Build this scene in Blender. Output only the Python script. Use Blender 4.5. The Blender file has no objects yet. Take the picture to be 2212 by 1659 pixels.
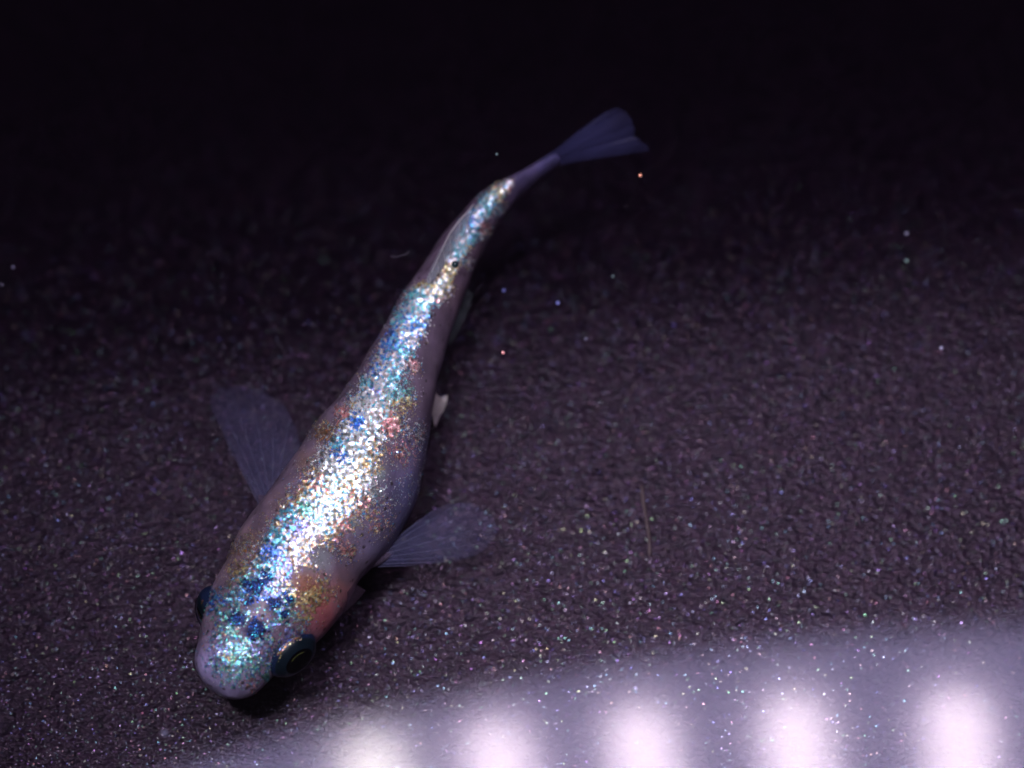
import bpy, bmesh, math, random
import numpy as np
from mathutils import Vector, Matrix, noise
random.seed(7)
rng = np.random.default_rng(11)
MM = 0.001
sc = bpy.context.scene
C = sc.collection

# ------------------------------------------------------------------ camera
TILT = math.radians(20.0)
DIST = 150.0            # mm from the lens to the point of the floor in the middle of the picture
WIDE = 47.0             # mm of scene across the picture at that distance
cam_d = bpy.data.cameras.new('camera')
cam = bpy.data.objects.new('camera', cam_d); C.objects.link(cam)
cam.location = (0, -DIST*math.sin(TILT)*MM, DIST*math.cos(TILT)*MM)
cam.rotation_euler = (TILT, 0, 0)
cam_d.sensor_width = 36
cam_d.lens = 36*DIST/WIDE
cam_d.clip_start = 0.005; cam_d.clip_end = 20
cam_d.dof.use_dof = True
cam_d.dof.focus_distance = 0.1415
cam_d.dof.aperture_fstop = 27
sc.camera = cam

# ------------------------------------------------------------------ world, lamps, exposure
w = bpy.data.worlds.new('World'); sc.world = w; w.use_nodes = True
bg = w.node_tree.nodes['Background']
bg.inputs[0].default_value = (0.80, 0.55, 0.90, 1); bg.inputs[1].default_value = 0.045
sc.view_settings.view_transform = 'Standard'
sc.view_settings.look = 'None'
sc.view_settings.exposure = 0; sc.view_settings.gamma = 1
sc.cycles.use_denoising = True
sc.cycles.sample_clamp_indirect = 4
sc.cycles.max_bounces = 6
sc.cycles.transparent_max_bounces = 24

sd = bpy.data.lights.new('spot_lamp', 'SPOT')
sd.energy = 4.8; sd.color = (0.97, 0.95, 1.0)
sd.shadow_soft_size = 0.016
sd.spot_size = math.radians(20); sd.spot_blend = 1.0
spot = bpy.data.objects.new('spot_lamp', sd); C.objects.link(spot)
spot.location = (-0.032, -0.020, 0.190)
aim = Vector((0.0125, -0.0070, 0))
spot.rotation_euler = (aim - spot.location).to_track_quat('-Z', 'Y').to_euler()

# ------------------------------------------------------------------ helpers
cT, sT = math.cos(TILT), math.sin(TILT)
def at(px, py, z):
    """a point of the photograph (in a 2212 x 1659 view of it) at height z; all in mm"""
    x = (px-1106)/2212*WIDE; y = -(py-829.5)/2212*WIDE
    d = Vector((x, y*cT + DIST*sT, y*sT - DIST*cT))
    o = Vector((0, -DIST*sT, DIST*cT))
    k = (z-o.z)/d.z
    return o + d*k
def to_px(p):
    v = Vector(p) - Vector((0, -DIST*sT, DIST*cT))
    xc = v.x; yc = v.y*cT + v.z*sT; zc = -(-v.y*sT + v.z*cT)
    return 1106 + xc/zc*DIST/WIDE*2212, 829.5 - yc/zc*DIST/WIDE*2212

def link(name, verts, faces, mat=None, parent=None, smooth=True, cols=None):
    me = bpy.data.meshes.new(name)
    me.from_pydata([tuple(c*MM for c in v) for v in verts], [], faces)
    me.update()
    if smooth: me.polygons.foreach_set('use_smooth', [True]*len(me.polygons))
    if cols is not None:
        a = me.color_attributes.new('tint', 'FLOAT_COLOR', 'POINT')
        a.data.foreach_set('color', np.asarray(cols, dtype=np.float32).ravel())
    if mat: me.materials.append(mat)
    o = bpy.data.objects.new(name, me); C.objects.link(o)
    if parent: o.parent = parent; o.matrix_parent_inverse = Matrix()
    return o
def tag(o, label=None, cat=None, group=None, kind=None):
    if label: o['label'] = label
    if cat: o['category'] = cat
    if group: o['group'] = group
    if kind: o['kind'] = kind
    return o
def empty(name, loc_mm=(0, 0, 0)):
    o = bpy.data.objects.new(name, None); o.empty_display_size = 0.003
    o.location = tuple(c*MM for c in loc_mm); C.objects.link(o)
    return o

def catmull(P, n):
    """n samples along rows of P (k x m), even in parameter"""
    P = np.asarray(P, float); k = len(P)
    out = []
    for i in range(n):
        t = i/(n-1)*(k-1); j = min(int(t), k-2); f = t-j
        p0 = P[max(j-1, 0)]; p1 = P[j]; p2 = P[j+1]; p3 = P[min(j+2, k-1)]
        out.append(0.5*((2*p1)+(p2-p0)*f+(2*p0-5*p1+4*p2-p3)*f*f+(3*p1-p0-3*p2+p3)*f**3))
    return np.array(out)

def tube(pts, radii, seg=6):
    pts = [Vector(p) for p in pts]; V = []; F = []
    n = len(pts)
    for i, p in enumerate(pts):
        t = (pts[min(i+1, n-1)]-pts[max(i-1, 0)]).normalized()
        a = t.orthogonal().normalized() if i == 0 else (a - t*a.dot(t)).normalized()
        b = t.cross(a)
        for k in range(seg):
            g = 2*math.pi*k/seg
            V.append(p + (a*math.cos(g)+b*math.sin(g))*radii[i])
    for i in range(n-1):
        for k in range(seg):
            k2 = (k+1) % seg
            F.append((i*seg+k, i*seg+k2, (i+1)*seg+k2, (i+1)*seg+k))
    F.append(tuple(range(seg-1, -1, -1))); F.append(tuple((n-1)*seg+k for k in range(seg)))
    return V, F

class NT:
    def __init__(s, name):
        s.m = bpy.data.materials.new(name); s.m.use_nodes = True
        s.t = s.m.node_tree; s.n = s.t.nodes; s.n.clear()
        s.out = s.n.new('ShaderNodeOutputMaterial')
    def add(s, kind, props=None, **inp):
        x = s.n.new('ShaderNode'+kind)
        for k, v in (props or {}).items(): setattr(x, k, v)
        for k, v in inp.items():
            key = int(k[1:]) if k[0] == 'i' and k[1:].isdigit() else k.replace('_', ' ')
            if isinstance(v, bpy.types.NodeSocket): s.t.links.new(v, x.inputs[key])
            else: x.inputs[key].default_value = v
        return x
    def math(s, op, a, b=0.0, c=0.0, clamp=False):
        return s.add('Math', {'operation': op, 'use_clamp': clamp}, i0=a, i1=b, i2=c).outputs[0]
    def vmath(s, op, a, b=(0, 0, 0)):
        return s.add('VectorMath', {'operation': op}, i0=a, i1=b).outputs[0]
    def surf(s, sh): s.t.links.new(sh, s.out.inputs[0]); return s.m

# ------------------------------------------------------------------ materials
def mat_floor():
    M = NT('charcoal_plastic')
    co = M.add('TexCoord').outputs['Object']
    # moulded grain: fine orange-peel relief, slightly drawn out along x
    sq = M.add('Mapping', Scale=(0.75, 1.15, 1.0), Vector=co).outputs[0]
    n1 = M.add('TexNoise', Vector=sq, Scale=7500.0, Detail=3.0, Roughness=0.6).outputs[0]
    n2 = M.add('TexNoise', Vector=sq, Scale=2300.0, Detail=2.0, Roughness=0.5).outputs[0]
    v1 = M.add('TexVoronoi', {'feature': 'SMOOTH_F1'}, Vector=sq, Scale=5000.0, Smoothness=0.6).outputs['Distance']
    h = M.math('ADD', M.math('MULTIPLY', n1, 0.7), M.math('ADD', M.math('MULTIPLY', n2, 0.8), M.math('MULTIPLY', v1, 0.7)))
    bump = M.add('Bump', Strength=1.0, Distance=0.00012, Height=h)
    big = M.add('TexNoise', Vector=co, Scale=70.0, Detail=4.0).outputs[0]
    mot = M.add('TexNoise', Vector=sq, Scale=5200.0, Detail=2.0).outputs[1]
    basec = M.add('Mix', {'data_type': 'RGBA'}, i0=M.add('MapRange', i0=n2, i1=0.38, i2=0.64).outputs[0], i6=(0.0006, 0.0002, 0.002, 1), i7=(0.0085, 0.0034, 0.0088, 1)).outputs[2]
    hue = M.add('Mix', {'data_type': 'RGBA', 'blend_type': 'OVERLAY'}, i0=0.5, i6=basec, i7=mot).outputs[2]
    p = M.add('BsdfPrincipled', Base_Color=hue, Roughness=M.add('MapRange', i0=big, i1=0.3, i2=0.7, i3=0.28, i4=0.34).outputs[0], Normal=bump.outputs[0])
    p.inputs['Specular IOR Level'].default_value = 0.24
    p.inputs['Specular Tint'].default_value = (1.0, 0.74, 1.0, 1)
    # mica flecks in the plastic: each fleck a tiny mirror with its own tilt and its own colour
    def flecks(scale, thr, rad, seed):
        mp = M.add('Mapping', Location=(seed, seed*0.37, 0), Vector=co).outputs[0]
        v = M.add('TexVoronoi', Vector=mp, Scale=scale)
        wn = M.add('TexWhiteNoise', {'noise_dimensions': '3D'}, Vector=v.outputs['Position'])
        sel = M.math('GREATER_THAN', wn.outputs[0], thr)
        dsk = M.math('LESS_THAN', v.outputs['Distance'], rad)
        mask = M.math('MULTIPLY', sel, dsk)
        wn2 = M.add('TexWhiteNoise', {'noise_dimensions': '3D'}, Vector=M.vmath('ADD', v.outputs['Position'], (3.1, 1.7, 0.2)))
        nrm = M.vmath('NORMALIZE', M.vmath('ADD', (0, 0, 1), M.vmath('MULTIPLY', M.vmath('SUBTRACT', wn2.outputs[1], (0.5, 0.5, 0.5)), (0.40, 0.40, 0.0))))
        wn3 = M.add('TexWhiteNoise', {'noise_dimensions': '3D'}, Vector=M.vmath('ADD', v.outputs['Position'], (7.7, 2.9, 1.2)))
        hs = M.vmath('MULTIPLY', M.vmath('MULTIPLY', wn3.outputs[1], wn3.outputs[1]), (0.08, 0.085, 0.11))
        col = M.add('Mix', {'data_type': 'RGBA'}, i0=0.5, i6=hs, i7=(0.052, 0.048, 0.062, 1)).outputs[2]
        g = M.add('BsdfGlossy', Color=col, Roughness=0.20, Normal=nrm)
        return mask, g.outputs[0]
    sh = p.outputs[0]
    for a in ((21000.0, 0.80, 0.42, 0.3), (12000.0, 0.996, 0.36, 0.9)):
        mask, g = flecks(*a)
        sh = M.add('MixShader', i0=mask, i1=sh, i2=g).outputs[0]
    return M.surf(sh)

def mat_water():
    M = NT('water')
    n = M.add('TexNoise', Vector=M.add('TexCoord').outputs['Object'], Scale=30.0, Detail=1.0).outputs[0]
    b = M.add('Bump', Strength=0.05, Distance=0.0003, Height=n).outputs[0]
    fr = M.add('Fresnel', IOR=1.34).outputs[0]
    g = M.add('BsdfGlossy', Color=(1, 1, 1, 1), Roughness=0.042, Normal=b)
    t = M.add('BsdfTransparent', Color=(0.985, 0.985, 1, 1))
    return M.surf(M.add('MixShader', i0=fr, i1=t.outputs[0], i2=g.outputs[0]).outputs[0])

def mat_emit(name, col, s):
    M = NT(name)
    e = M.add('Emission', Color=(*col, 1), Strength=s)
    return M.surf(e.outputs[0])

def mat_plain(name, col, rough=0.5, metal=0.0, spec=0.5):
    M = NT(name)
    p = M.add('BsdfPrincipled', Base_Color=(*col, 1), Roughness=rough, Metallic=metal)
    p.inputs['Specular IOR Level'].default_value = spec
    return M.surf(p.outputs[0])

def mat_body():
    M = NT('fish_skin')
    co = M.add('TexCoord').outputs['Object']
    at_ = M.add('Attribute', {'attribute_name': 'tint'}).outputs['Color']
    n = M.add('TexNoise', Vector=co, Scale=900.0, Detail=5.0, Roughness=0.6).outputs[0]
    k = M.add('MapRange', i0=n, i1=0.3, i2=0.7, i3=0.58, i4=1.32).outputs[0]
    col = M.add('Mix', {'data_type': 'RGBA', 'blend_type': 'MULTIPLY'}, i0=1.0, i6=at_, i7=M.add('CombineColor', i0=k, i1=k, i2=k).outputs[0]).outputs[2]
    # melanophores: pin-prick dark pigment cells
    v = M.add('TexVoronoi', Vector=co, Scale=3300.0)
    sel = M.math('GREATER_THAN', M.add('TexWhiteNoise', {'noise_dimensions': '3D'}, Vector=v.outputs['Position']).outputs[0], 0.80)
    dot = M.math('MULTIPLY', M.math('LESS_THAN', v.outputs['Distance'], 0.28), sel)
    pa = M.add('Attribute', {'attribute_name': 'tint'}).outputs['Alpha']
    dot = M.math('MULTIPLY', M.math('MULTIPLY', dot, pa), 0.85)
    col = M.add('Mix', {'data_type': 'RGBA'}, i0=dot, i6=col, i7=(0.012, 0.006, 0.004, 1)).outputs[2]
    bump = M.add('Bump', Strength=0.6, Distance=0.00005, Height=n)
    p = M.add('BsdfPrincipled', Base_Color=col, Roughness=0.42, Normal=bump.outputs[0])
    p.inputs['Specular IOR Level'].default_value = 0.22
    p.inputs['Subsurface Weight'].default_value = 0.7
    p.inputs['Subsurface Radius'].default_value = (1.0, 0.8, 1.0)
    p.inputs['Subsurface Scale'].default_value = 0.00028
    # guanine sheen under the flakes: crinkled mirror layer, broken up by fine noise
    sh = M.add('Attribute', {'attribute_name': 'sheen'})
    n5 = M.add('TexNoise', Vector=co, Scale=2600.0, Detail=4.0, Roughness=0.7).outputs[0]
    bs = M.add('Bump', Strength=1.0, Distance=0.00006, Height=n5)
    br = M.add('MapRange', i0=n5, i1=0.42, i2=0.6).outputs[0]
    mt = M.add('BsdfPrincipled', Base_Color=sh.outputs['Color'], Metallic=0.45, Roughness=0.45, Normal=bs.outputs[0])
    mx = M.add('MixShader', i0=M.math('MULTIPLY', sh.outputs['Alpha'], M.math('ADD', M.math('MULTIPLY', br, 0.6), 0.15)), i1=p.outputs[0], i2=mt.outputs[0])
    return M.surf(mx.outputs[0])

def mat_flake():
    M = NT('iridophore')
    c = M.add('Attribute', {'attribute_name': 'tint'}).outputs['Color']
    p = M.add('BsdfPrincipled', Base_Color=c, Roughness=0.40, Metallic=0.72)
    return M.surf(p.outputs[0])

def mat_fin(name, col, alpha, stripes=False):
    M = NT(name)
    co = M.add('TexCoord').outputs['Object']
    n = M.add('TexNoise', Vector=co, Scale=800.0, Detail=3.0).outputs[0]
    p = M.add('BsdfPrincipled', Base_Color=(*col, 1), Roughness=0.45)
    tr = M.add('BsdfTranslucent', Color=(*col, 1))
    m1 = M.add('MixShader', i0=0.5, i1=p.outputs[0], i2=tr.outputs[0]).outputs[0]
    a = M.math('MULTIPLY', M.add('MapRange', i0=n, i1=0.3, i2=0.7, i3=0.75, i4=1.25).outputs[0], alpha)
    if stripes: a = M.math('MULTIPLY', a, M.add('Attribute', {'attribute_name': 'tint'}).outputs['Alpha'])
    t = M.add('BsdfTransparent')
    return M.surf(M.add('MixShader', i0=a, i1=t.outputs[0], i2=m1).outputs[0])

M_floor = mat_floor(); M_water = mat_water(); M_body = mat_body(); M_flake = mat_flake()
M_pect = mat_fin('pectoral_membrane', (0.12, 0.12, 0.27), 0.145, True)
M_pray = mat_fin('pectoral_ray', (0.17, 0.17, 0.30), 0.24)
M_caud = mat_fin('caudal_membrane', (0.13, 0.14, 0.36), 0.33, True)
M_cray = mat_fin('caudal_ray', (0.18, 0.19, 0.50), 0.10)
M_base = mat_fin('fin_base_skin', (0.13, 0.095, 0.15), 0.75)
M_pelv = mat_fin('pelvic_membrane', (0.75, 0.70, 0.66), 0.6)
M_anal = mat_fin('anal_membrane', (0.22, 0.28, 0.28), 0.30)
M_dors = mat_fin('dorsal_membrane', (0.45, 0.50, 0.55), 0.35)
M_dray = mat_fin('dorsal_ray', (0.70, 0.68, 0.66), 0.50)

# ------------------------------------------------------------------ setting: basin floor and water
def sheet(name, x0, x1, y0, y1, z, n, mat, f=None):
    V = []; F = []
    for j in range(n+1):
        for i in range(n+1):
            x = x0+(x1-x0)*i/n; y = y0+(y1-y0)*j/n
            V.append((x, y, z + (f(x, y) if f else 0)))
    for j in range(n):
        for i in range(n):
            a = j*(n+1)+i; F.append((a, a+1, a+n+2, a+n+1))
    return link(name, V, F, mat)
_d = np.linspace(0, 200, 2001)
_th = np.radians(34)*np.clip(_d/13, 0, 1)**2*(3-2*np.clip(_d/13, 0, 1))*np.clip((75-_d)/40, 0, 1)
_zz = -np.concatenate([[0], np.cumsum(np.tan(_th[1:])*0.1)])
def floor_z(x, y):
    # slope added to darken the far floor: it rounds off and falls away
    d = (y - (-4.6 + 0.10*x + 0.5*math.sin(x*0.09)))
    return 0.10*noise.noise(Vector((x*0.06, y*0.08, 0.3))) - 0.06 + float(np.interp(d, _d, _zz))
fl = sheet('basin_floor', -170, 170, -170, 170, 0, 260, M_floor,
           floor_z)
tag(fl, 'dark charcoal basin floor with fine glittering grain under the fish', kind='structure')
wt = sheet('water', -169, 169, -169, 169, 20, 8, M_water)
tag(wt, 'clear shallow water over the fish, mirroring the lamp at its lower edge', kind='structure')

# ------------------------------------------------------------------ LED lamp above the water (seen mirrored in it)
LZ = 150.0
def lamp_at(px, py):
    """the point at lamp height that the water shows mirrored at this place of the picture"""
    p = at(px, py, 20.0); o = Vector((0, -DIST*sT, DIST*cT))
    d = p-o; k = (LZ-20.0)/(-d.z)
    return Vector((p.x+d.x*k, p.y+d.y*k, LZ))
e1, e2, e3 = lamp_at(430, 1659), lamp_at(1240, 1454), lamp_at(2212, 1355)
# circle through the three rim points
ax, ay, bx, by, cx, cy = e1.x, e1.y, e2.x, e2.y, e3.x, e3.y
dd = 2*(ax*(by-cy)+bx*(cy-ay)+cx*(ay-by))
ux = ((ax*ax+ay*ay)*(by-cy)+(bx*bx+by*by)*(cy-ay)+(cx*cx+cy*cy)*(ay-by))/dd
uy = ((ax*ax+ay*ay)*(cx-bx)+(bx*bx+by*by)*(ax-cx)+(cx*cx+cy*cy)*(bx-ax))/dd
LC = Vector((ux, uy, LZ)); LR = math.hypot(ax-ux, ay-uy)
lamp = empty('led_lamp', (LC.x, LC.y, LZ))
tag(lamp, 'curved white LED lamp mirrored as blurred glowing spots in the water', 'lamp')
BAND = 22.0
def ang(p): return math.atan2(p.y-LC.y, p.x-LC.x)
led_px = [(350, 1640), (800, 1640), (1075, 1640), (1390, 1630), (1710, 1640), (2065, 1640), (2450, 1650)]
A0, A1 = ang(lamp_at(30, 1750))+0.03, ang(lamp_at(2300, 1400))-0.02
def band(name, r0, r1, z0, z1, a0, a1, n, mat):
    V = []; F = []
    for i in range(n+1):
        a = a0+(a1-a0)*i/n; c, s = math.cos(a), math.sin(a)
        for r, z in ((r0, z0), (r1, z0), (r1, z1), (r0, z1)): V.append((r*c, r*s, z))
    for i in range(n):
        for k in range(4):
            k2 = (k+1) % 4; F.append((i*4+k, i*4+k2, i*4+4+k2, i*4+4+k))
    F.append((0, 3, 2, 1)); F.append(tuple(n*4+k for k in range(4)))
    return link(name, V, F, mat, lamp, smooth=False)
band('housing', LR-BAND-3, LR+1.2, 1.2, 9, A0, A1, 60, mat_plain('lamp_plastic', (0.7, 0.7, 0.72), 0.4))
led_mats = [mat_emit('led_warm', (1.0, 0.90, 0.95), 47), mat_emit('led_pink', (1.0, 0.82, 1.0), 49)]
leds_at = []
angs = [ang(lamp_at(px, 1640)) for px in (800, 1075, 1390, 1725, 2075)]
for i, a in enumerate(angs):
    V = []; F = []
    # a rounded bar pointing to the centre of the lamp's curve
    L0, L1, hw = LR-BAND+0.6, LR-(2.0, 3.2, 4.2, 5.0, 5.6)[i], 2.0
    N = 10; out = []
    for k in range(N+1):
        g = -math.pi/2+math.pi*k/N; out.append((L1-hw+hw*math.cos(g), hw*math.sin(g)))
    for k in range(N+1):
        g = math.pi/2+math.pi*k/N; out.append((L0+hw+hw*math.cos(g), hw*math.sin(g)))
    m = len(out)
    for z in (-0.9, 0.0):
        for r, t in out:
            V.append((r*math.cos(a)-t*math.sin(a), r*math.sin(a)+t*math.cos(a), z))
    F.append(tuple(range(m-1, -1, -1)))
    for k in range(m): F.append((k, (k+1) % m, m+(k+1) % m, m+k))
    leds_at.append((a, L0+hw, L1-hw, (1.0, 0.86, 0.93) if i < 1 else (1.0, 0.80, 1.0)))
    link('led', V, F, led_mats[0 if i < 1 else 1], lamp, smooth=False)

# frosted diffuser: one curved sheet that glows brightest right over its LEDs
M_ = NT('diffuser_glow')
M_glow = M_.surf(M_.add('Emission', Color=M_.add('Attribute', {'attribute_name': 'tint'}).outputs['Color'], Strength=1.0).outputs[0])
V = []; F = []; CC = []; na, nr = 420, 30
for i in range(na+1):
    a = A0-0.004+(A1-A0+0.008)*i/na
    for k in range(nr+1):
        r = LR-BAND+BAND*k/nr
        e = np.array((0.62, 0.55, 1.0))*(11.5-3.0*(k/nr)**6)
        for la, r0, r1, lc in leds_at:
            dt = (a-la)*r; dr = max(0.0, r-r1, r0-r)
            e = e + np.array(lc)*42*math.exp(-(dt*dt+dr*dr)/(2*2.1**2))
        V.append((r*math.cos(a), r*math.sin(a), 0.15)); CC.append((*e, 1))
for i in range(na):
    for k in range(nr):
        q = i*(nr+1)+k; F.append((q, q+1, q+nr+2, q+nr+1))
m_ = len(V)
for v in list(V): V.append((v[0], v[1], 1.0)); CC.append(CC[len(V)-1-m_])
F += [tuple(m_+q for q in reversed(f)) for f in F]
link('diffuser', V, F, M_glow, lamp, cols=CC)

# ------------------------------------------------------------------ the fish: one body surface lofted along its bent spine
# left and right outline of the body (photo view coordinates), from snout to tail root
LRP = [((488, 1507), (514, 1510)), ((447, 1484), (548, 1498)), ((426, 1450), (577, 1471)), ((421, 1420), (596, 1452)),
       ((431, 1378), (618, 1432)), ((441, 1318), (660, 1400)), ((462, 1265), (703, 1362)), ((487, 1222), (735, 1326)),
       ((508, 1172), (757, 1286)), ((536, 1128), (780, 1244)), ((565, 1088), (824, 1198)), ((600, 1042), (862, 1148)),
       ((640, 985), (898, 1080)), ((672, 937), (914, 1012)), ((700, 902), (925, 950)), ((740, 855), (934, 885)),
       ((790, 778), (948, 808)), ((830, 712), (968, 736)), ((868, 642), (990, 670)), ((905, 588), (1011, 612)),
       ((940, 535), (1034, 556)), ((975, 490), (1062, 503)), ((1018, 441), (1090, 460)), ((1058, 410), (1115, 430)),
       ((1095, 392), (1138, 408)), ((1130, 373), (1163, 386)), ((1163, 354), (1186, 368)), ((1192, 337), (1210, 351))]
K = len(LRP)
ZC = np.interp(range(K), [0, 3, 8, 13, 18, 23, 27], [4.9, 4.9, 4.6, 4.4, 4.4, 4.3, 4.2])
HH = np.interp(range(K), [0, 1, 3, 6, 10, 14, 18, 22, 25, 27], [0.95, 0.92, 0.88, 0.92, 1.02, 1.1, 1.2, 1.4, 1.9, 2.6])
rows = []
for i, (l, r) in enumerate(LRP):
    zc = float(ZC[i]); a = at(*l, zc); b = at(*r, zc)
    c = (a+b)/2; hw = (b-a).length/2; s = (b-a).normalized()
    rows.append([c.x, c.y, zc, s.x, s.y, hw, hw*float(HH[i])])
NS, NR = 260, 96
rows = catmull(rows, NS)
ROLL = np.interp(np.linspace(0, K-1, NS), [0, 6, 14, 20, 27], [8, 11, 12, 12, 16])
def surf(s, phi):
    """point of the skin: s 0 snout .. 1 tail root, phi 0 the back, + towards the fish's right as seen (picture right)"""
    t = min(max(s, 0), 1)*(NS-1); i = min(int(t), NS-2); f = t-i
    R = rows[i]*(1-f)+rows[i+1]*f
    roll = math.radians(ROLL[i])
    side = Vector((R[3], R[4], 0)).normalized(); up = Vector((0, 0, 1))
    g = phi - roll
    e = 0.92
    cs, sn = math.cos(g), math.sin(g)
    x = math.copysign(abs(sn)**e, sn)*R[5]; z = math.copysign(abs(cs)**e, cs)*R[6]
    if z < 0: z *= 1.0
    return Vector((R[0], R[1], R[2])) + side*x + up*z
def nrm(s, phi):
    a = surf(s+0.004, phi)-surf(s-0.004, phi); b = surf(s, phi+0.03)-surf(s, phi-0.03)
    return b.cross(a).normalized() if True else None

PIG = [  # pigment patches: px, py, radius x 1, colour, weight
    (655, 1262, 36, (0.42, 0.15, 0.05), 0.75), (690, 1300, 30, (0.60, 0.16, 0.08), 0.8), (700, 1345, 40, (0.50, 0.13, 0.15), 0.85), (738, 1268, 26, (0.45, 0.20, 0.14), 0.6),
    (735, 1295, 30, (0.42, 0.15, 0.18), 0.6), (560, 1320, 34, (0.62, 0.42, 0.52), 0.6), (535, 1385, 40, (0.45, 0.34, 0.44), 0.5),
    (540, 1175, 40, (0.26, 0.15, 0.12), 0.6), (510, 1235, 28, (0.26, 0.15, 0.12), 0.5), (595, 1085, 30, (0.26, 0.16, 0.16), 0.5),
    (700, 935, 20, (0.36, 0.20, 0.08), 0.55), (655, 995, 16, (0.36, 0.20, 0.08), 0.5), (680, 985, 16, (0.32, 0.18, 0.08), 0.4),
    (885, 1060, 52, (0.13, 0.14, 0.34), 0.8), (905, 960, 40, (0.15, 0.15, 0.36), 0.75), (860, 1130, 46, (0.14, 0.15, 0.33), 0.75),
    (810, 1180, 40, (0.22, 0.20, 0.36), 0.7), (815, 1020, 18, (0.28, 0.40, 0.36), 0.7), (800, 1065, 16, (0.28, 0.40, 0.36), 0.6),
    (760, 1130, 18, (0.28, 0.38, 0.38), 0.6), (690, 1205, 26, (0.42, 0.48, 0.50), 0.7), (690, 1165, 12, (0.75, 0.62, 0.85), 0.9),
    (515, 1338, 15, (0.005, 0.03, 0.14), 2.2), (551, 1360, 17, (0.005, 0.01, 0.10), 2.4), (553, 1270, 17, (0.005, 0.01, 0.05), 1.6),
    (592, 1305, 14, (0.01, 0.015, 0.09), 1.5), (575, 1252, 16, (0.03, 0.02, 0.12), 1.4), (540, 1300, 12, (0.03, 0.03, 0.16), 1.2),
    (610, 1325, 10, (0.01, 0.03, 0.12), 1.0), (622, 1290, 10, (0.01, 0.05, 0.14), 0.9),
    (490, 1480, 55, (0.40, 0.34, 0.62), 0.9), (450, 1440, 45, (0.40, 0.34, 0.62), 0.85), (500, 1455, 30, (0.36, 0.36, 0.40), 0.4),
    (1030, 555, 40, (0.30, 0.20, 0.25), 0.5), (985, 640, 40, (0.30, 0.19, 0.22), 0.5), (900, 800, 45, (0.24, 0.18, 0.24), 0.5),
    (1130, 395, 45, (0.22, 0.19, 0.38), 0.9), (1190, 345, 50, (0.20, 0.19, 0.42), 1.0), (1085, 440, 30, (0.2, 0.14, 0.26), 0.6),
    (870, 700, 22, (0.22, 0.18, 0.30), 0.5), (790, 820, 22, (0.24, 0.19, 0.30), 0.5)]
BASEC = np.array((0.128, 0.092, 0.132))
def pigment(p, up):
    x, y = to_px(p)
    x += 16*noise.noise(Vector((x*.05, y*.05, 3))); y += 16*noise.noise(Vector((x*.05, y*.05, 8)))
    c = BASEC.copy(); a = 0.0
    if up:
        wsum = 0
        for qx, qy, r, col, wt_ in PIG:
            d2 = ((x-qx)**2+(y-qy)**2)/(r*r)
            if d2 < 9:
                k = min(1.0, wt_*math.exp(-d2*0.9)*1.0)
                c = c*(1-k)+np.array(col)*(0.50*k)
        a = 1.0
    return c, a

# ------------------------------------------------------------------ iridophores: mirror-like pigment flakes on the back
# sign of the outward normal
tst = nrm(0.4, 0.0); SG = 1.0 if tst.z > 0 else -1.0
PAL = {'w': [(0.92, 0.96, 1.0), (1.0, 0.96, 0.80), (0.72, 0.98, 1.0), (0.85, 1.0, 0.93), (0.98, 0.90, 0.95)],
       'c': [(0.10, 0.75, 0.95), (0.25, 0.90, 0.90), (0.15, 0.55, 1.0), (0.45, 0.92, 1.0)],
       'b': [(0.04, 0.14, 0.95), (0.06, 0.30, 1.0), (0.10, 0.22, 0.80), (0.25, 0.55, 1.0)],
       't': [(0.08, 0.75, 0.60), (0.15, 0.85, 0.75), (0.10, 0.60, 0.85), (0.45, 0.90, 0.45), (0.5, 0.7, 0.9)],
       'g': [(1.0, 0.72, 0.25), (0.98, 0.85, 0.45), (0.95, 0.55, 0.15), (0.9, 0.9, 0.5)],
       'o': [(0.75, 0.32, 0.08), (0.6, 0.28, 0.10), (0.9, 0.5, 0.2)],
       'p': [(1.0, 0.42, 0.42), (1.0, 0.52, 0.55), (1.0, 0.68, 0.62), (0.95, 0.34, 0.32)],
       'v': [(0.45, 0.35, 0.85), (0.6, 0.5, 0.9), (0.3, 0.3, 0.8)]}
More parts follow.
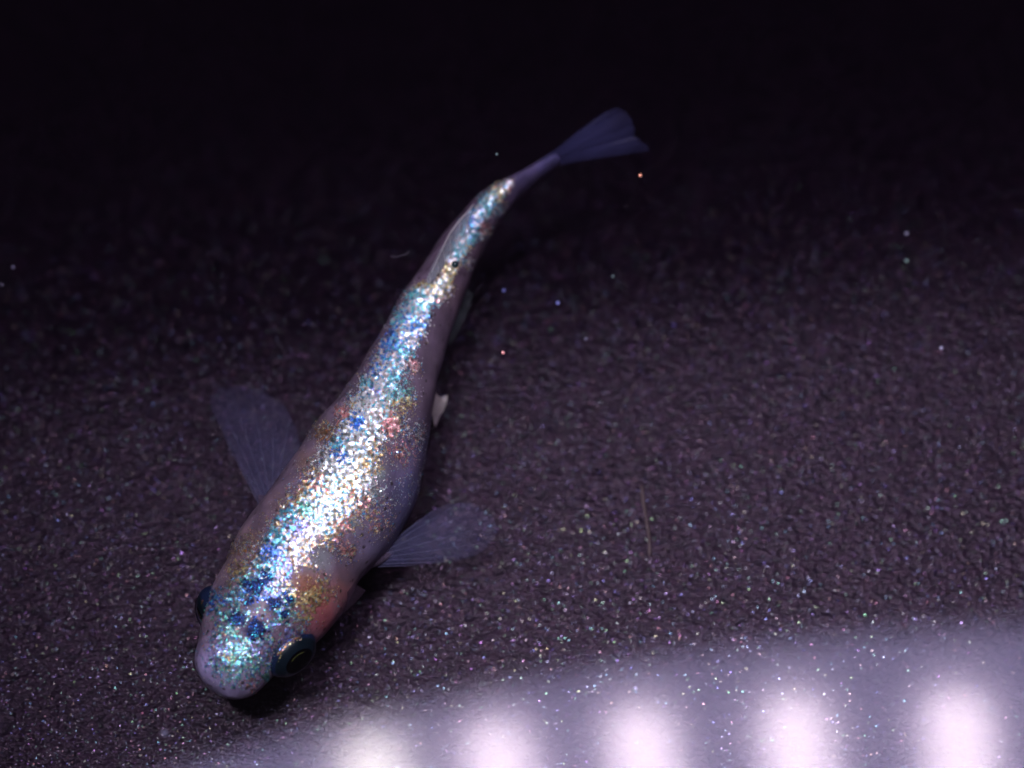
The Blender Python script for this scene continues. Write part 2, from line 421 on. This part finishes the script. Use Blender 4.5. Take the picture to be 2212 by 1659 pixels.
# zones: px, py, radius, palette, colour pull, density pull
ZN = [(905, 650, 30, 'c', 1.5), (885, 700, 22, 'b', 2), (862, 690, 16, 'c', 2), (850, 745, 26, 'b', 1.6), (868, 760, 26, 'c', 1.2), (822, 800, 22, 'b', .9),
      (790, 830, 9, 'c', 3), (772, 912, 14, 'b', 3), (812, 845, 12, 'v', 1), (735, 985, 16, 'b', 2.4), (730, 960, 12, 'c', 2), (660, 1100, 14, 't', 2.5),
      (625, 1120, 18, 'c', 3), (600, 1165, 22, 'c', 2.6), (585, 1195, 18, 'b', 2.4), (640, 1140, 26, 'v', 1), (620, 1230, 30, 'v', .9), (585, 1240, 30, 'c', 2),
      (528, 1252, 16, 't', 2.5), (545, 1275, 26, 'b', 2.5), (515, 1285, 20, 'c', 1.6), (580, 1290, 30, 'v', 1.8), (605, 1320, 34, 't', 2.4), (585, 1310, 25, 'b', 2),
      (470, 1305, 20, 'b', 2.4), (490, 1315, 30, 't', 1.6), (500, 1380, 40, 't', 1.0), (540, 1420, 36, 't', .9), (470, 1400, 26, 'v', 1.0), (520, 1400, 18, 'c', 1.2), (560, 1400, 22, 'v', 1.4), (495, 1425, 16, 'g', .5), (480, 1370, 14, 'p', .8), (620, 1370, 26, 'v', 2), (640, 1345, 24, 'w', 1),
      (660, 1280, 28, 'g', 3), (685, 1290, 24, 'g', 3), (650, 1325, 20, 'g', 2.4), (630, 1345, 16, 'g', 1.2), (520, 1235, 14, 'g', 2), (535, 1200, 22, 'o', .8),
      (512, 1215, 22, 'g', .7), (698, 940, 20, 'o', .9), (700, 925, 18, 'g', 1), (690, 1040, 20, 'p', .6), (745, 1045, 20, 'g', .8), (760, 1060, 14, 'p', .8),
      (845, 920, 16, 'p', 2.4), (820, 905, 14, 'p', .8), (865, 975, 30, 'p', .8), (895, 790, 12, 'p', 3), (738, 890, 14, 'p', 2), (740, 1135, 13, 'p', 1.8), (745, 1185, 16, 'p', .9),
      (790, 1100, 24, 'p', .6), (795, 1000, 30, 'g', 1.2), (800, 1050, 36, 'w', .8), (725, 1230, 16, 'p', .8), (735, 1170, 14, 'p', .6), (830, 1130, 24, 'p', .6),
      (850, 850, 24, 't', .8), (850, 820, 24, 'c', 1.4), (880, 840, 12, 't', 2), (870, 880, 18, 'g', 2), (940, 625, 18, 'g', 2), (950, 650, 12, 'p', 2), (905, 615, 10, 'g', 2.4),
      (975, 600, 22, 'g', 2.6), (985, 575, 16, 'g', 2), (960, 590, 12, 'p', 1.2), (990, 540, 20, 'c', 2), (1010, 500, 20, 'c', 2.4), (1020, 475, 16, 'b', 1.2), (1005, 540, 12, 'g', 1.4),
      (1060, 430, 20, 't', 1), (1075, 415, 18, 'g', 1.8), (1085, 405, 14, 'p', 1.5), (1050, 450, 22, 'c', 1.5), (1045, 490, 14, 'p', 1.2), (1040, 470, 12, 'w', 1),
      (715, 1000, 24, 'w', 1), (505, 1450, 26, 't', .8), (541, 1482, 12, 'p', 4), (572, 1462, 10, 't', 4)]
# mid-line of the bright stripe and its half width (photo view)
STR = [(1100, 396, 8, .45), (1080, 412, 13, .85), (1050, 445, 15, 1), (1025, 480, 16, 1), (1002, 520, 16, 1), (985, 555, 14, 1), (968, 590, 13, .9), (940, 632, 20, .8),
       (905, 655, 26, .9), (885, 700, 29, 1), (862, 750, 31, 1), (836, 800, 33, 1), (815, 850, 38, 1), (795, 900, 42, 1), (775, 950, 48, 1), (755, 1000, 54, 1),
       (735, 1045, 58, 1), (700, 1095, 58, 1), (660, 1145, 56, 1), (625, 1190, 50, .95), (595, 1235, 50, .85), (575, 1280, 62, .75), (555, 1320, 70, .6), (535, 1365, 64, .55), (515, 1410, 54, .6), (505, 1445, 34, .3)]
STRA = np.array(STR, float)
SD = np.zeros((260, 4)); SD = catmull(STRA, 260)
HOLE = [(515, 1338, 15), (551, 1360, 19), (553, 1272, 13), (594, 1303, 10), (565, 1322, 20), (543, 1300, 10), (530, 1365, 10), (600, 1365, 12), (690, 1165, 9), (690, 1200, 18), (655, 1250, 22), (985, 571, 6), (705, 1320, 16)]
EXTRA = [(870, 975, 34, .22), (845, 920, 26, .9), (895, 792, 11, .9), (790, 1080, 44, .28), (740, 1135, 18, .6), (750, 1190, 20, .35), (865, 860, 26, .65), (665, 1282, 36, .85), (690, 1300, 26, .6),
         (650, 1325, 22, .8), (700, 940, 24, .22), (738, 890, 12, .7), (690, 1040, 34, .5), (535, 1195, 34, .2), (515, 1240, 20, .35), (470, 1305, 24, .9), (625, 1365, 30, .6),
         (960, 625, 14, .8), (1040, 500, 20, .3), (815, 1130, 30, .15), (870, 1050, 40, .06), (635, 1130, 20, .7), (850, 810, 34, .35), (900, 940, 24, .2), (1075, 455, 20, .15), (1010, 570, 10, .3), (541, 1482, 9, .8), (572, 1462, 8, .8)]
def density(x, y):
    d = np.hypot(SD[:, 0]-x, SD[:, 1]-y)/SD[:, 2]; j = int(d.argmin()); q = d[j]
    # ragged edge
    rag = noise.noise(Vector((x*0.045, y*0.045, 1.3)))*0.5 + noise.noise(Vector((x*0.13, y*0.13, 5.3)))*0.45
    q2 = q + rag*0.55
    dn = SD[j, 3]/(1+math.exp((q2-0.95)*7))
    for ex, ey, r, k in EXTRA:
        e = ((x-ex)**2+(y-ey)**2)/(r*r)
        if e < 4: dn = max(dn, k*math.exp(-e*1.2)*(0.55+1.4*max(0, noise.noise(Vector((x*0.09, y*0.09, 9.1)))+0.15)))
    for hx, hy, r in HOLE:
        e = ((x-hx)**2+(y-hy)**2)/(r*r)
        if e < 1.6: dn *= 0.06
    core = max(0.0, 1-q)
    # clumps with bare skin between them
    cl = noise.noise(Vector((x*0.10, y*0.10, 21.0)))*0.7 + noise.noise(Vector((x*0.26, y*0.26, 31.0)))*0.6
    hd = min(1.0, max(0.0, (y-1180)/120))
    dn *= min(1.25, max(0.04, 0.92 + cl*(1.9+2.0*hd) + 0.4*max(0.0, 1-q)*(1-hd) - 0.42*hd))
    return dn, core

MEAN = {k: np.mean(v, 0) for k, v in PAL.items()}
def weights(x, y, core, s_):
    ws = {'w': 0.55 + 2.0*core*(1 if s_ > 0.2 else .3), 'g': 0.16, 'c': 0.10, 'p': 0.09, 'v': .08, 'b': 0.05}
    if s_ > 0.35: ws['w'] += 1.3*core; ws['c'] += 0.8*core; ws['t'] = 0.35*core
    if 0.2 < s_ < 0.42: ws['w'] = 0.5+1.1*core; ws['g'] += .38; ws['p'] += .25; ws['v'] += .2
    if s_ < 0.22: ws['c'] += .5; ws['b'] += .35; ws['t'] = .5; ws['w'] = .3
    for zx, zy, r, key, k in ZN:
        e = ((x-zx)**2+(y-zy)**2)/(r*r)
        if e < 6: ws[key] = ws.get(key, 0)+2.1*k*math.exp(-e)
    return ws
V = []; COL = []; SHN = []; F = []
S = [(i/(NS-1)) for i in range(NS)]
for s in S:
    for k in range(NR):
        phi = 2*math.pi*k/NR
        p = surf(s, phi)
        n = p + nrm(s, phi)*0
        # soft unevenness of living flesh
        q = noise.noise(Vector((p.x*0.9, p.y*0.9, p.z*0.9)))*0.05
        V.append(p+(p-Vector((p.x, p.y, 4.5))).normalized()*q if False else p + nrm(s, phi)*q)
        up = math.cos(phi-0.1) > -0.35
        c, a = pigment(p, up)
        sp = max(0.0, 1-abs(math.sin(phi/2))*1.2)
        COL.append((*c, a if s < 0.75 else 0.3))
        if math.cos(phi-0.1) > -0.2:
            x, y = to_px(p); dn, core = density(x, y); ws = weights(x, y, core, s); tot = sum(ws.values())
            mc = sum(MEAN[k_]*v_ for k_, v_ in ws.items())/tot
            SHN.append((*(mc*0.75), min(1.0, dn*(0.45+0.8*core)*(0.18 if s < 0.22 else 1))))
        else: SHN.append((0, 0, 0, 0))
for i in range(NS-1):
    for k in range(NR):
        k2 = (k+1) % NR
        F.append((i*NR+k, i*NR+k2, (i+1)*NR+k2, (i+1)*NR+k))
F.append(tuple(range(NR-1, -1, -1))); F.append(tuple((NS-1)*NR+k for k in range(NR)))

root_p = surf(0.4, 0); ROOT = Vector((root_p.x, root_p.y, 1.4))
fish = empty('fish', ROOT)
tag(fish, 'small pale fish with glittering white, blue and gold back above the dark floor', 'fish')
def part(name, verts, faces, mat, parent=None, **k):
    if parent is None:
        return link(name, [Vector(v)-ROOT for v in verts], faces, mat, fish, **k)
    return link(name, [Vector(v)-ROOT for v in verts], faces, mat, parent, **k)
body = part('body', V, F, M_body, cols=COL)
sa = body.data.color_attributes.new('sheen', 'FLOAT_COLOR', 'POINT')
sa.data.foreach_set('color', np.asarray(SHN, dtype=np.float32).ravel())
FV = []; FF = []; FC = []
n_try = 0; n_ok = 0
while n_ok < 150000 and n_try < 2000000:
    n_try += 1
    s = random.uniform(0.03, 0.97); phi = random.uniform(-1.75, 1.75)
    t = s*(NS-1); i = int(t)
    if random.random() > rows[i][5]/3.1: continue
    p = surf(s, phi)
    x, y = to_px(p)
    dn, core = density(x, y)
    if random.random() > dn: continue
    n = nrm(s, phi)*SG
    # colour zone
    ws = weights(x, y, core, s)
    keys = list(ws)
    # neighbouring flakes agree in colour: choose with a smooth random number
    u = 0.5+0.5*noise.noise(Vector((x*0.16, y*0.16, 2.7))) * 1.6
    u = min(max(u + random.gauss(0, 0.12), 0.0), 0.9999) % 1.0
    tot = sum(ws.values()); acc = 0
    order = [k for k in 'ocvbwtgp' if k in ws]
    for key in order:
        acc += ws[key]/tot
        if u <= acc: break
    col = np.array(random.choice(PAL[key]))
    bri = 0.50 + (0.25 if .3 < s < .75 else 0) + 1.0*noise.noise(Vector((x*.14, y*.14, 77))) + 0.5*noise.noise(Vector((x*.07, y*.07, 87))) + 0.25*core + random.gauss(0, 0.12)
    col = col*min(1.0 if s > .38 else 0.66, max(0.20+0.25*core, bri))
    if s > .45: col = np.minimum(col*(1+0.9*min(1, (s-.45)/.2)), 1.0)
    # flake: small ragged plate, laid along the scale rows
    ta = (surf(s+0.004, phi)-surf(s-0.004, phi)).normalized()
    tilt = 0.55*noise.noise(Vector((x*.11, y*.11, 41))) + random.gauss(0, 0.11); tilt2 = 0.55*noise.noise(Vector((x*.11, y*.11, 57))) + random.gauss(0, 0.11)
    tb = n.cross(ta).normalized()
    nn = (n + ta*tilt + tb*tilt2).normalized()
    a = random.uniform(-0.9, 0.9) + (0.5 if s > 0.55 else 0)
    u1 = (ta*math.cos(a)+tb*math.sin(a)); u1 = (u1-nn*u1.dot(nn)).normalized(); u2 = nn.cross(u1)
    L = random.uniform(0.016, 0.044)*(1.25 if s > .6 else 1); W = L*random.uniform(0.35, 0.8)
    c0 = p + n*(0.02+random.random()*0.05)
    b0 = len(FV); m = 5
    for k in range(m):
        g = 2*math.pi*k/m + random.uniform(-.3, .3); rr = random.uniform(0.75, 1.1)
        FV.append(c0 + u1*math.cos(g)*L*rr + u2*math.sin(g)*W*rr)
        FC.append((*col, 1))
    FF.append(tuple(b0+k for k in range(m)))
    n_ok += 1
print('flakes', n_ok, 'of', n_try)
# navy pigment spots on the crown: ragged clusters of dark plates over the pale skin
bvh_pts = []
sp_s = np.linspace(0.02, 0.34, 150); sp_p = np.linspace(-1.2, 1.2, 120)
grid = [(to_px(surf(a, b)), a, b) for a in sp_s for b in sp_p]
gx = np.array([g[0][0] for g in grid]); gy = np.array([g[0][1] for g in grid])
for hx, hy, r in ((515, 1338, 12), (551, 1361, 15), (553, 1271, 14), (594, 1304, 11), (575, 1250, 12), (541, 1299, 9), (612, 1328, 9), (622, 1292, 9), (533, 1262, 8)):
    for k in range(int(r*r*7)):
        g_ = random.uniform(0, 2*math.pi); rr = 1.7*r*math.sqrt(random.random())
        q_ = rr/r + 1.5*noise.noise(Vector(((hx+rr*math.cos(g_))*.11, (hy+rr*math.sin(g_))*.11, 3))) + random.gauss(0, .22)
        if q_ > 0.70: continue
        x = hx+rr*math.cos(g_)*0.9; y = hy+rr*math.sin(g_)*1.15
        j = int(((gx-x)**2+(gy-y)**2).argmin()); s_, p_ = grid[j][1]+random.gauss(0, .001), grid[j][2]+random.gauss(0, .01)
        p = surf(s_, p_); n = nrm(s_, p_)*SG
        e1_ = n.orthogonal().normalized(); e2_ = n.cross(e1_); L = random.uniform(.025, .055); b0 = len(FV)
        cc = random.choice([(0.004, 0.008, 0.06), (0.003, 0.004, 0.03), (0.005, 0.02, 0.10), (0.004, 0.004, 0.02), (0.01, 0.06, 0.28)])
        if random.random() < 0.05: cc = (0.05, 0.5, 0.6)
        for h in range(5):
            th = h*2*math.pi/5+random.random(); FV.append(p+n*(0.085+random.random()*.02)+e1_*math.cos(th)*L+e2_*math.sin(th)*L*.7); FC.append((*cc, 1))
        FF.append(tuple(range(b0, b0+5)))
fk = part('iridescent_flakes', FV, FF, M_flake, smooth=False, cols=FC)
tag(fk, kind='stuff')

# ------------------------------------------------------------------ eyes
M_ball = mat_plain('eye_black', (0.004, 0.009, 0.028), 0.3, 0, 0.35)
M_pupil = mat_plain('pupil_black', (0.001, 0.001, 0.001), 0.2, 0, 0.15)
M_highlight = mat_plain('highlight_gold', (0.45, 0.50, 0.12), 0.22, 0.9)
M_dark = mat_plain('iris_dark', (0.005, 0.011, 0.015), 0.3, 0.3, 0.4)
def glassy():
    M = NT('cornea')
    g = M.add('BsdfGlossy', Color=(1, 1, 1, 1), Roughness=0.08)
    t = M.add('BsdfTransparent', Color=(0.80, 0.83, 0.9, 1))
    return M.surf(M.add('MixShader', i0=M.add('Fresnel', IOR=1.05).outputs[0], i1=t.outputs[0], i2=g.outputs[0]).outputs[0])
M_corn = glassy()
def cap(c, ax, r, a0, a1, nlat=10, nlon=36, sq=1.0, fwd=None, st=1.0, arc=None):
    """part of a sphere of radius r round axis ax between polar angles a0 and a1; stretched st along fwd"""
    ax = ax.normalized(); u = (fwd-ax*fwd.dot(ax)).normalized(); v = ax.cross(u)
    V = []; F = []
    for i in range(nlat+1):
        a = a0+(a1-a0)*i/nlat
        for k in range(nlon):
            g = 2*math.pi*k/nlon
            V.append(c + ax*(math.cos(a)*r*sq) + u*(math.sin(a)*math.cos(g)*r*st) + v*(math.sin(a)*math.sin(g)*r))
    for i in range(nlat):
        for k in range(nlon):
            k2 = (k+1) % nlon
            if arc and not (arc[0] <= k/nlon < arc[1]): continue
            F.append((i*nlon+k, (i+1)*nlon+k, (i+1)*nlon+k2, i*nlon+k2))
    return V, F
fwd = (at(478, 1505, 5)-at(570, 1320, 5)).normalized()
sidev = Vector((-fwd.y, fwd.x, 0))*1.0
if sidev.x < 0: sidev = -sidev
for (px, py, z, ax2, r, el) in ((626, 1408, 5.15, (0.66, -0.75), 1.04, 0.46), (469, 1322, 4.95, (-0.9, -0.42), 0.98, 0.0)):
    c = at(px, py, z)
    axv = (Vector((*ax2, 0)).normalized()*math.cos(el)+Vector((0, 0, 1))*math.sin(el)).normalized()
    lng = Vector((-axv.y, axv.x, 0))
    eye = part('eye', *cap(c, axv, r, 0.0001, math.pi-0.0001, 24, 40, 0.80, lng, 1.22), M_ball)
    part('iris', *cap(c, axv, r*1.012, 0.56, 1.0, 8, 48, 0.81, lng, 1.22), M_dark, eye)
    vup = axv.cross(lng.normalized()); ac = (0.13, 0.34) if vup.z > 0 else (0.63, 0.84)
    part('pupil_highlight', *cap(c, axv, r*1.022, 0.40, 0.435, 3, 96, 0.82, lng, 1.22, ac), M_highlight, eye)  # gold arc laid over the pupil to paint in its highlight streak
    part('pupil', *cap(c, axv, r*1.015, 0.0001, 0.555, 8, 40, 0.82, lng, 1.22), M_pupil, eye)
    part('cornea', *cap(c, axv, r*1.06, 0.0001, 0.95, 14, 40, 0.88, lng, 1.18), M_corn, eye)
    # gold to blue sliver of iris along the upper rim
    V3 = []; F3 = []; C3 = []
    for k in range(70 if el > 0.3 else 10):
        g = random.gauss(0, 0.38); a = random.uniform(1.04, 1.26) - abs(g)*0.2
        u = lng.normalized(); v = axv.cross(u)
        if v.z < 0: v = -v
        d = axv*math.cos(a)*0.83 + (v*math.cos(g)+u*math.sin(g)*1.22)*math.sin(a)
        q = c + d*r*1.03; nq = (d.normalized()+Vector((random.gauss(0, .2), random.gauss(0, .2), random.gauss(0, .2)))).normalized()
        e1_ = nq.orthogonal().normalized(); e2_ = nq.cross(e1_); L = random.uniform(.03, .07); b0 = len(V3)
        cc = [0.4*q_ for q_ in random.choice(PAL['g']+PAL['o']+PAL['p'] if a < 1.14 else PAL['b']+PAL['v']+PAL['w'])]
        for h in range(5):
            th = h*2*math.pi/5+random.random(); V3.append(q+e1_*math.cos(th)*L+e2_*math.sin(th)*L*.6); C3.append((*cc, 1))
        F3.append(tuple(range(b0, b0+5)))
    tag(part('iris_flakes', V3, F3, M_flake, eye, smooth=False, cols=C3), kind='stuff')

# ------------------------------------------------------------------ fins
def fan(name, roots, tips, nu, nv, mat, mray, rays, pleat=0.05, bulge=None, ray_r=0.035, thick=0.02, part_ray=True):
    """membrane between a root curve and a tip curve (lists of points in mm), with separate rays"""
    Rt = catmull([tuple(p) for p in roots], nu); Tp = catmull([tuple(p) for p in tips], nu)
    V = []; F = []
    def P(iu, v):
        a = Vector(Rt[iu]); b = Vector(Tp[iu]); p = a.lerp(b, v)
        if bulge: p = p + Vector(bulge)*(math.sin(math.pi*v)*1.0)
        p = p + Vector((0, 0, 1))*pleat*v*math.cos(iu/(nu-1)*rays*2*math.pi)
        return p
    for iu in range(nu):
        ragged = 1.0 - 0.012*abs(math.sin(iu/(nu-1)*rays*math.pi)) - 0.02*random.random()
        for iv in range(nv): V.append(P(iu, iv/(nv-1)*ragged))
    m = len(V)
    for v in list(V): V.append(v - Vector((0, 0, thick)))
    for iu in range(nu-1):
        for iv in range(nv-1):
            q = (iu*nv+iv, iu*nv+iv+1, (iu+1)*nv+iv+1, (iu+1)*nv+iv)
            F.append(q); F.append(tuple(m+k for k in reversed(q)))
    fo = part(name, V, F, mat, cols=[(1, 1, 1, (1.2-0.75*((i_ % nv)/(nv-1))**1.3)*min(1, 0.22+4*min((i_//nv) % nu, nu-1-(i_//nv) % nu)/nu)) for i_ in range(len(V))])
    for k in range(rays):
        iu = int(round((k+0.5)/rays*(nu-1)))
        pts = [P(iu, v)+Vector((0, 0, 0.02)) for v in np.linspace(0, 0.97, 9)]
        rad = [ray_r*(1-0.7*v) for v in np.linspace(0, 1, 9)]
        V2, F2 = tube(pts, rad, 6)
        part('fin_ray', V2, F2, mray, fo)
    return fo
# left pectoral fin (picture left) and right pectoral fin
fan('pectoral_fin', [at(562, 1098, 4.2), at(575, 1082, 4.3), at(592, 1062, 4.3), at(606, 1046, 4.2)],
    [at(492, 960, 3.6), at(452, 868, 3.4), at(476, 835, 3.5), at(540, 832, 3.8), at(612, 872, 4.0), at(648, 950, 4.2), at(636, 1000, 4.2)], 73, 12, M_pect, M_pray, 9, 0.02)
fan('pectoral_fin', [at(806, 1226, 3.8), at(812, 1210, 4.0), at(826, 1190, 4.1), at(842, 1172, 4.0)],
    [at(870, 1224, 3.4), at(985, 1212, 3.0), at(1052, 1186, 2.9), at(1078, 1130, 3.0), at(1020, 1086, 3.2), at(950, 1094, 3.4), at(900, 1128, 3.6)], 73, 12, M_pect, M_pray, 9, 0.02)
# fleshy lobe where each pectoral fin leaves the body
for pf, pts in zip(sorted([o for o in bpy.data.objects if o.name.startswith('pectoral_fin')], key=lambda o: o.name),
                   (((598, 1092, 4.2), (582, 1086, 4.2), (568, 1080, 4.1), (560, 1068, 4.0)), ((772, 1205, 4.2), (800, 1208, 4.1), (826, 1202, 3.9), (850, 1192, 3.7)))):
    lp = catmull([tuple(at(*q)) for q in pts], 14)
    V2, F2 = tube([tuple(p) for p in lp], [0.46*(1-i/13)**0.7+0.05 for i in range(14)], 12)
    part('fin_base', V2, F2, M_base, pf)
# tail fin: seen obliquely, upper lobe leans away from the lens
fan('caudal_fin', [at(1172, 347, 5.0), at(1186, 344, 4.7), at(1196, 350, 4.2), at(1202, 358, 3.8)],
    [at(1240, 291, 5.4), at(1300, 246, 5.8), at(1342, 232, 5.9), at(1372, 268, 5.4), at(1374, 292, 5.0), at(1392, 308, 4.8), at(1406, 324, 4.4), at(1350, 330, 4.2), at(1290, 336, 4.0)], 81, 12, M_caud, M_cray, 9, 0.03, ray_r=0.05)
fan('pelvic_fin', [at(928, 862, 3.0), at(930, 876, 2.9), at(932, 893, 2.8)],
    [at(940, 848, 2.6), at(954, 858, 2.5), at(968, 853, 2.4), at(960, 884, 2.3), at(950, 900, 2.3), at(940, 925, 2.2)], 25, 6, M_pelv, M_pelv, 4, 0.05, ray_r=0.03)
fan('anal_fin', [at(1008, 622, 3.2), at(996, 655, 3.0), at(980, 690, 2.9), at(965, 740, 3.0)],
    [at(1022, 634, 2.6), at(1014, 664, 2.4), at(1000, 698, 2.4), at(974, 746, 2.6)], 33, 5, M_anal, M_anal, 6, 0.03, ray_r=0.02)
# dorsal fin folded down to the left of the ridge
fan('dorsal_fin', [at(1010, 492, 6.4), at(988, 528, 6.6), at(968, 560, 6.7), at(948, 590, 6.8), at(925, 615, 6.8)],
    [at(1022, 443, 6.5), at(996, 472, 6.4), at(962, 520, 6.2), at(944, 552, 6.3), at(922, 600, 6.7)], 41, 6, M_dors, M_dray, 6, 0.03, ray_r=0.022)
de = catmull([tuple(at(x, y, z)) for x, y, z in ((1023, 441, 6.6), (1012, 456, 6.6), (995, 474, 6.5), (975, 500, 6.5), (960, 528, 6.6), (946, 560, 6.7), (932, 588, 6.8))], 24)
V2, F2 = tube([tuple(p) for p in de], [0.02+0.022*math.sin(math.pi*min(1, i/18)) for i in range(24)], 6)
part('fin_edge', V2, F2, mat_fin('fin_edge_white', (0.75, 0.72, 0.72), 0.75), [o for o in bpy.data.objects if o.name.startswith('dorsal_fin')][0])
# opercular flap behind the right cheek
V2 = []; F2 = []
gp = [(700, 1365), (730, 1338), (756, 1312), (777, 1292), (790, 1275), (776, 1266), (758, 1264)]
for i, (x, y) in enumerate(gp):
    V2.append(at(x, y, 4.6 - 0.15*i)); V2.append(at(x-26, y-14, 5.6-0.1*i))
for i in range(len(gp)-1): F2.append((2*i, 2*i+2, 2*i+3, 2*i+1))
gc = part('gill_cover', V2, F2, mat_fin('gill_skin', (0.10, 0.06, 0.10), 0.5))
# dark round bead on the ridge of the tail
bm = bmesh.new(); bmesh.ops.create_uvsphere(bm, u_segments=16, v_segments=10, radius=0.16)
pz = at(983, 571, 6.9)
part('dark_spot', [v.co+pz for v in bm.verts], [tuple(v.index for v in f.verts) for f in bm.faces], mat_plain('spot_teal', (0.005, 0.03, 0.035), 0.2))
bm.free()

# ------------------------------------------------------------------ specks floating in the water, a fibre
def speck(name, px, py, z, r, mat, label, group=None, cat='speck'):
    bm = bmesh.new(); r *= 0.8; bmesh.ops.create_icosphere(bm, subdivisions=2, radius=r)
    for v in bm.verts: v.co *= 1+0.35*noise.noise(v.co*(3/r)+Vector((px, py, 0)))
    p = at(px, py, z)
    o = link(name, [v.co for v in bm.verts], [tuple(q.index for q in f.verts) for f in bm.faces], mat)
    o.location = p*MM; bm.free()
    return tag(o, label, cat, group)
def mat_speck(name, col):
    return mat_plain(name, col, 0.3, 0.5, 0.8)
S_or = mat_speck('speck_orange', (1.0, 0.42, 0.25)); S_pk = mat_speck('speck_pink', (1.0, 0.42, 0.40))
S_wh = mat_speck('speck_white', (0.35, 0.35, 0.5)); S_bl = mat_speck('speck_blue', (0.35, 0.4, 1.0)); S_gn = mat_speck('speck_green', (0.5, 0.8, 0.7))
speck('floating_speck', 1383, 379, 9.0, 0.13, S_or, 'bright orange speck floating just below the tail fin')
speck('floating_speck', 1087, 762, 8.0, 0.12, S_pk, 'salmon pink speck floating right of the middle of the fish')
speck('floating_speck', 355, 1584, 12.0, 0.13, mat_plain('speck_grey', (0.16, 0.17, 0.26), 0.5), 'blurred whitish speck floating below and left of the snout')
G = 'tiny specks drifting in the dark water'
for (x, y, z, r, m, lb) in ((1073, 333, 8, .07, S_gn, 'tiny greenish speck above the bend of the tail'),
                        (1324, 597, 4, .06, S_gn, 'tiny pale green speck alone right of the tail'),
                        (1205, 654, 3, .09, S_bl, 'small blue speck right of the fish, between two fainter specks'),
                        (1266, 732, 3, .08, S_wh, 'small white speck above and right of the salmon pink speck'),
                        (1088, 627, 3, .09, S_bl, 'faint blue speck close beside the anal fin'),
                        (1958, 504, 3, .10, S_wh, 'white speck in the dark upper right, upper one of a pair'),
                        (1958, 563, 3, .09, S_gn, 'greenish speck in the dark upper right, lower one of a pair'),
                        (2034, 752, 3, .11, S_wh, 'brightest white speck near the right edge of the photo'),
                        (28, 577, 3, .09, S_wh, 'pale speck near the left edge, upper one of two'),
                        (4, 615, 3, .08, S_wh, 'pale speck cut by the left edge, lower one of two')):
    speck('drifting_speck', x, y, z, r, m, lb, G)
fp = catmull([tuple(at(x, y, 7)) for x, y in ((843, 553), (855, 555), (866, 552), (877, 549), (883, 542))], 16)
V2, F2 = tube([tuple(p) for p in fp], [0.018]*16, 5)
tag(link('fibre', V2, F2, mat_plain('fibre_grey', (0.07, 0.06, 0.08), 0.6)), 'thin curled fibre floating left of the tail', 'fibre')
fp = catmull([tuple(at(x, y, 0.3)) for x, y in ((1386, 1046), (1389, 1080), (1394, 1110), (1402, 1160), (1403, 1200))], 14)
V2, F2 = tube([tuple(p) for p in fp], [0.03+0.04*random.random() for _ in range(14)], 5)
tag(link('scratch', V2, F2, mat_plain('scratch_brown', (0.05, 0.03, 0.032), 0.6), fl), kind=None)
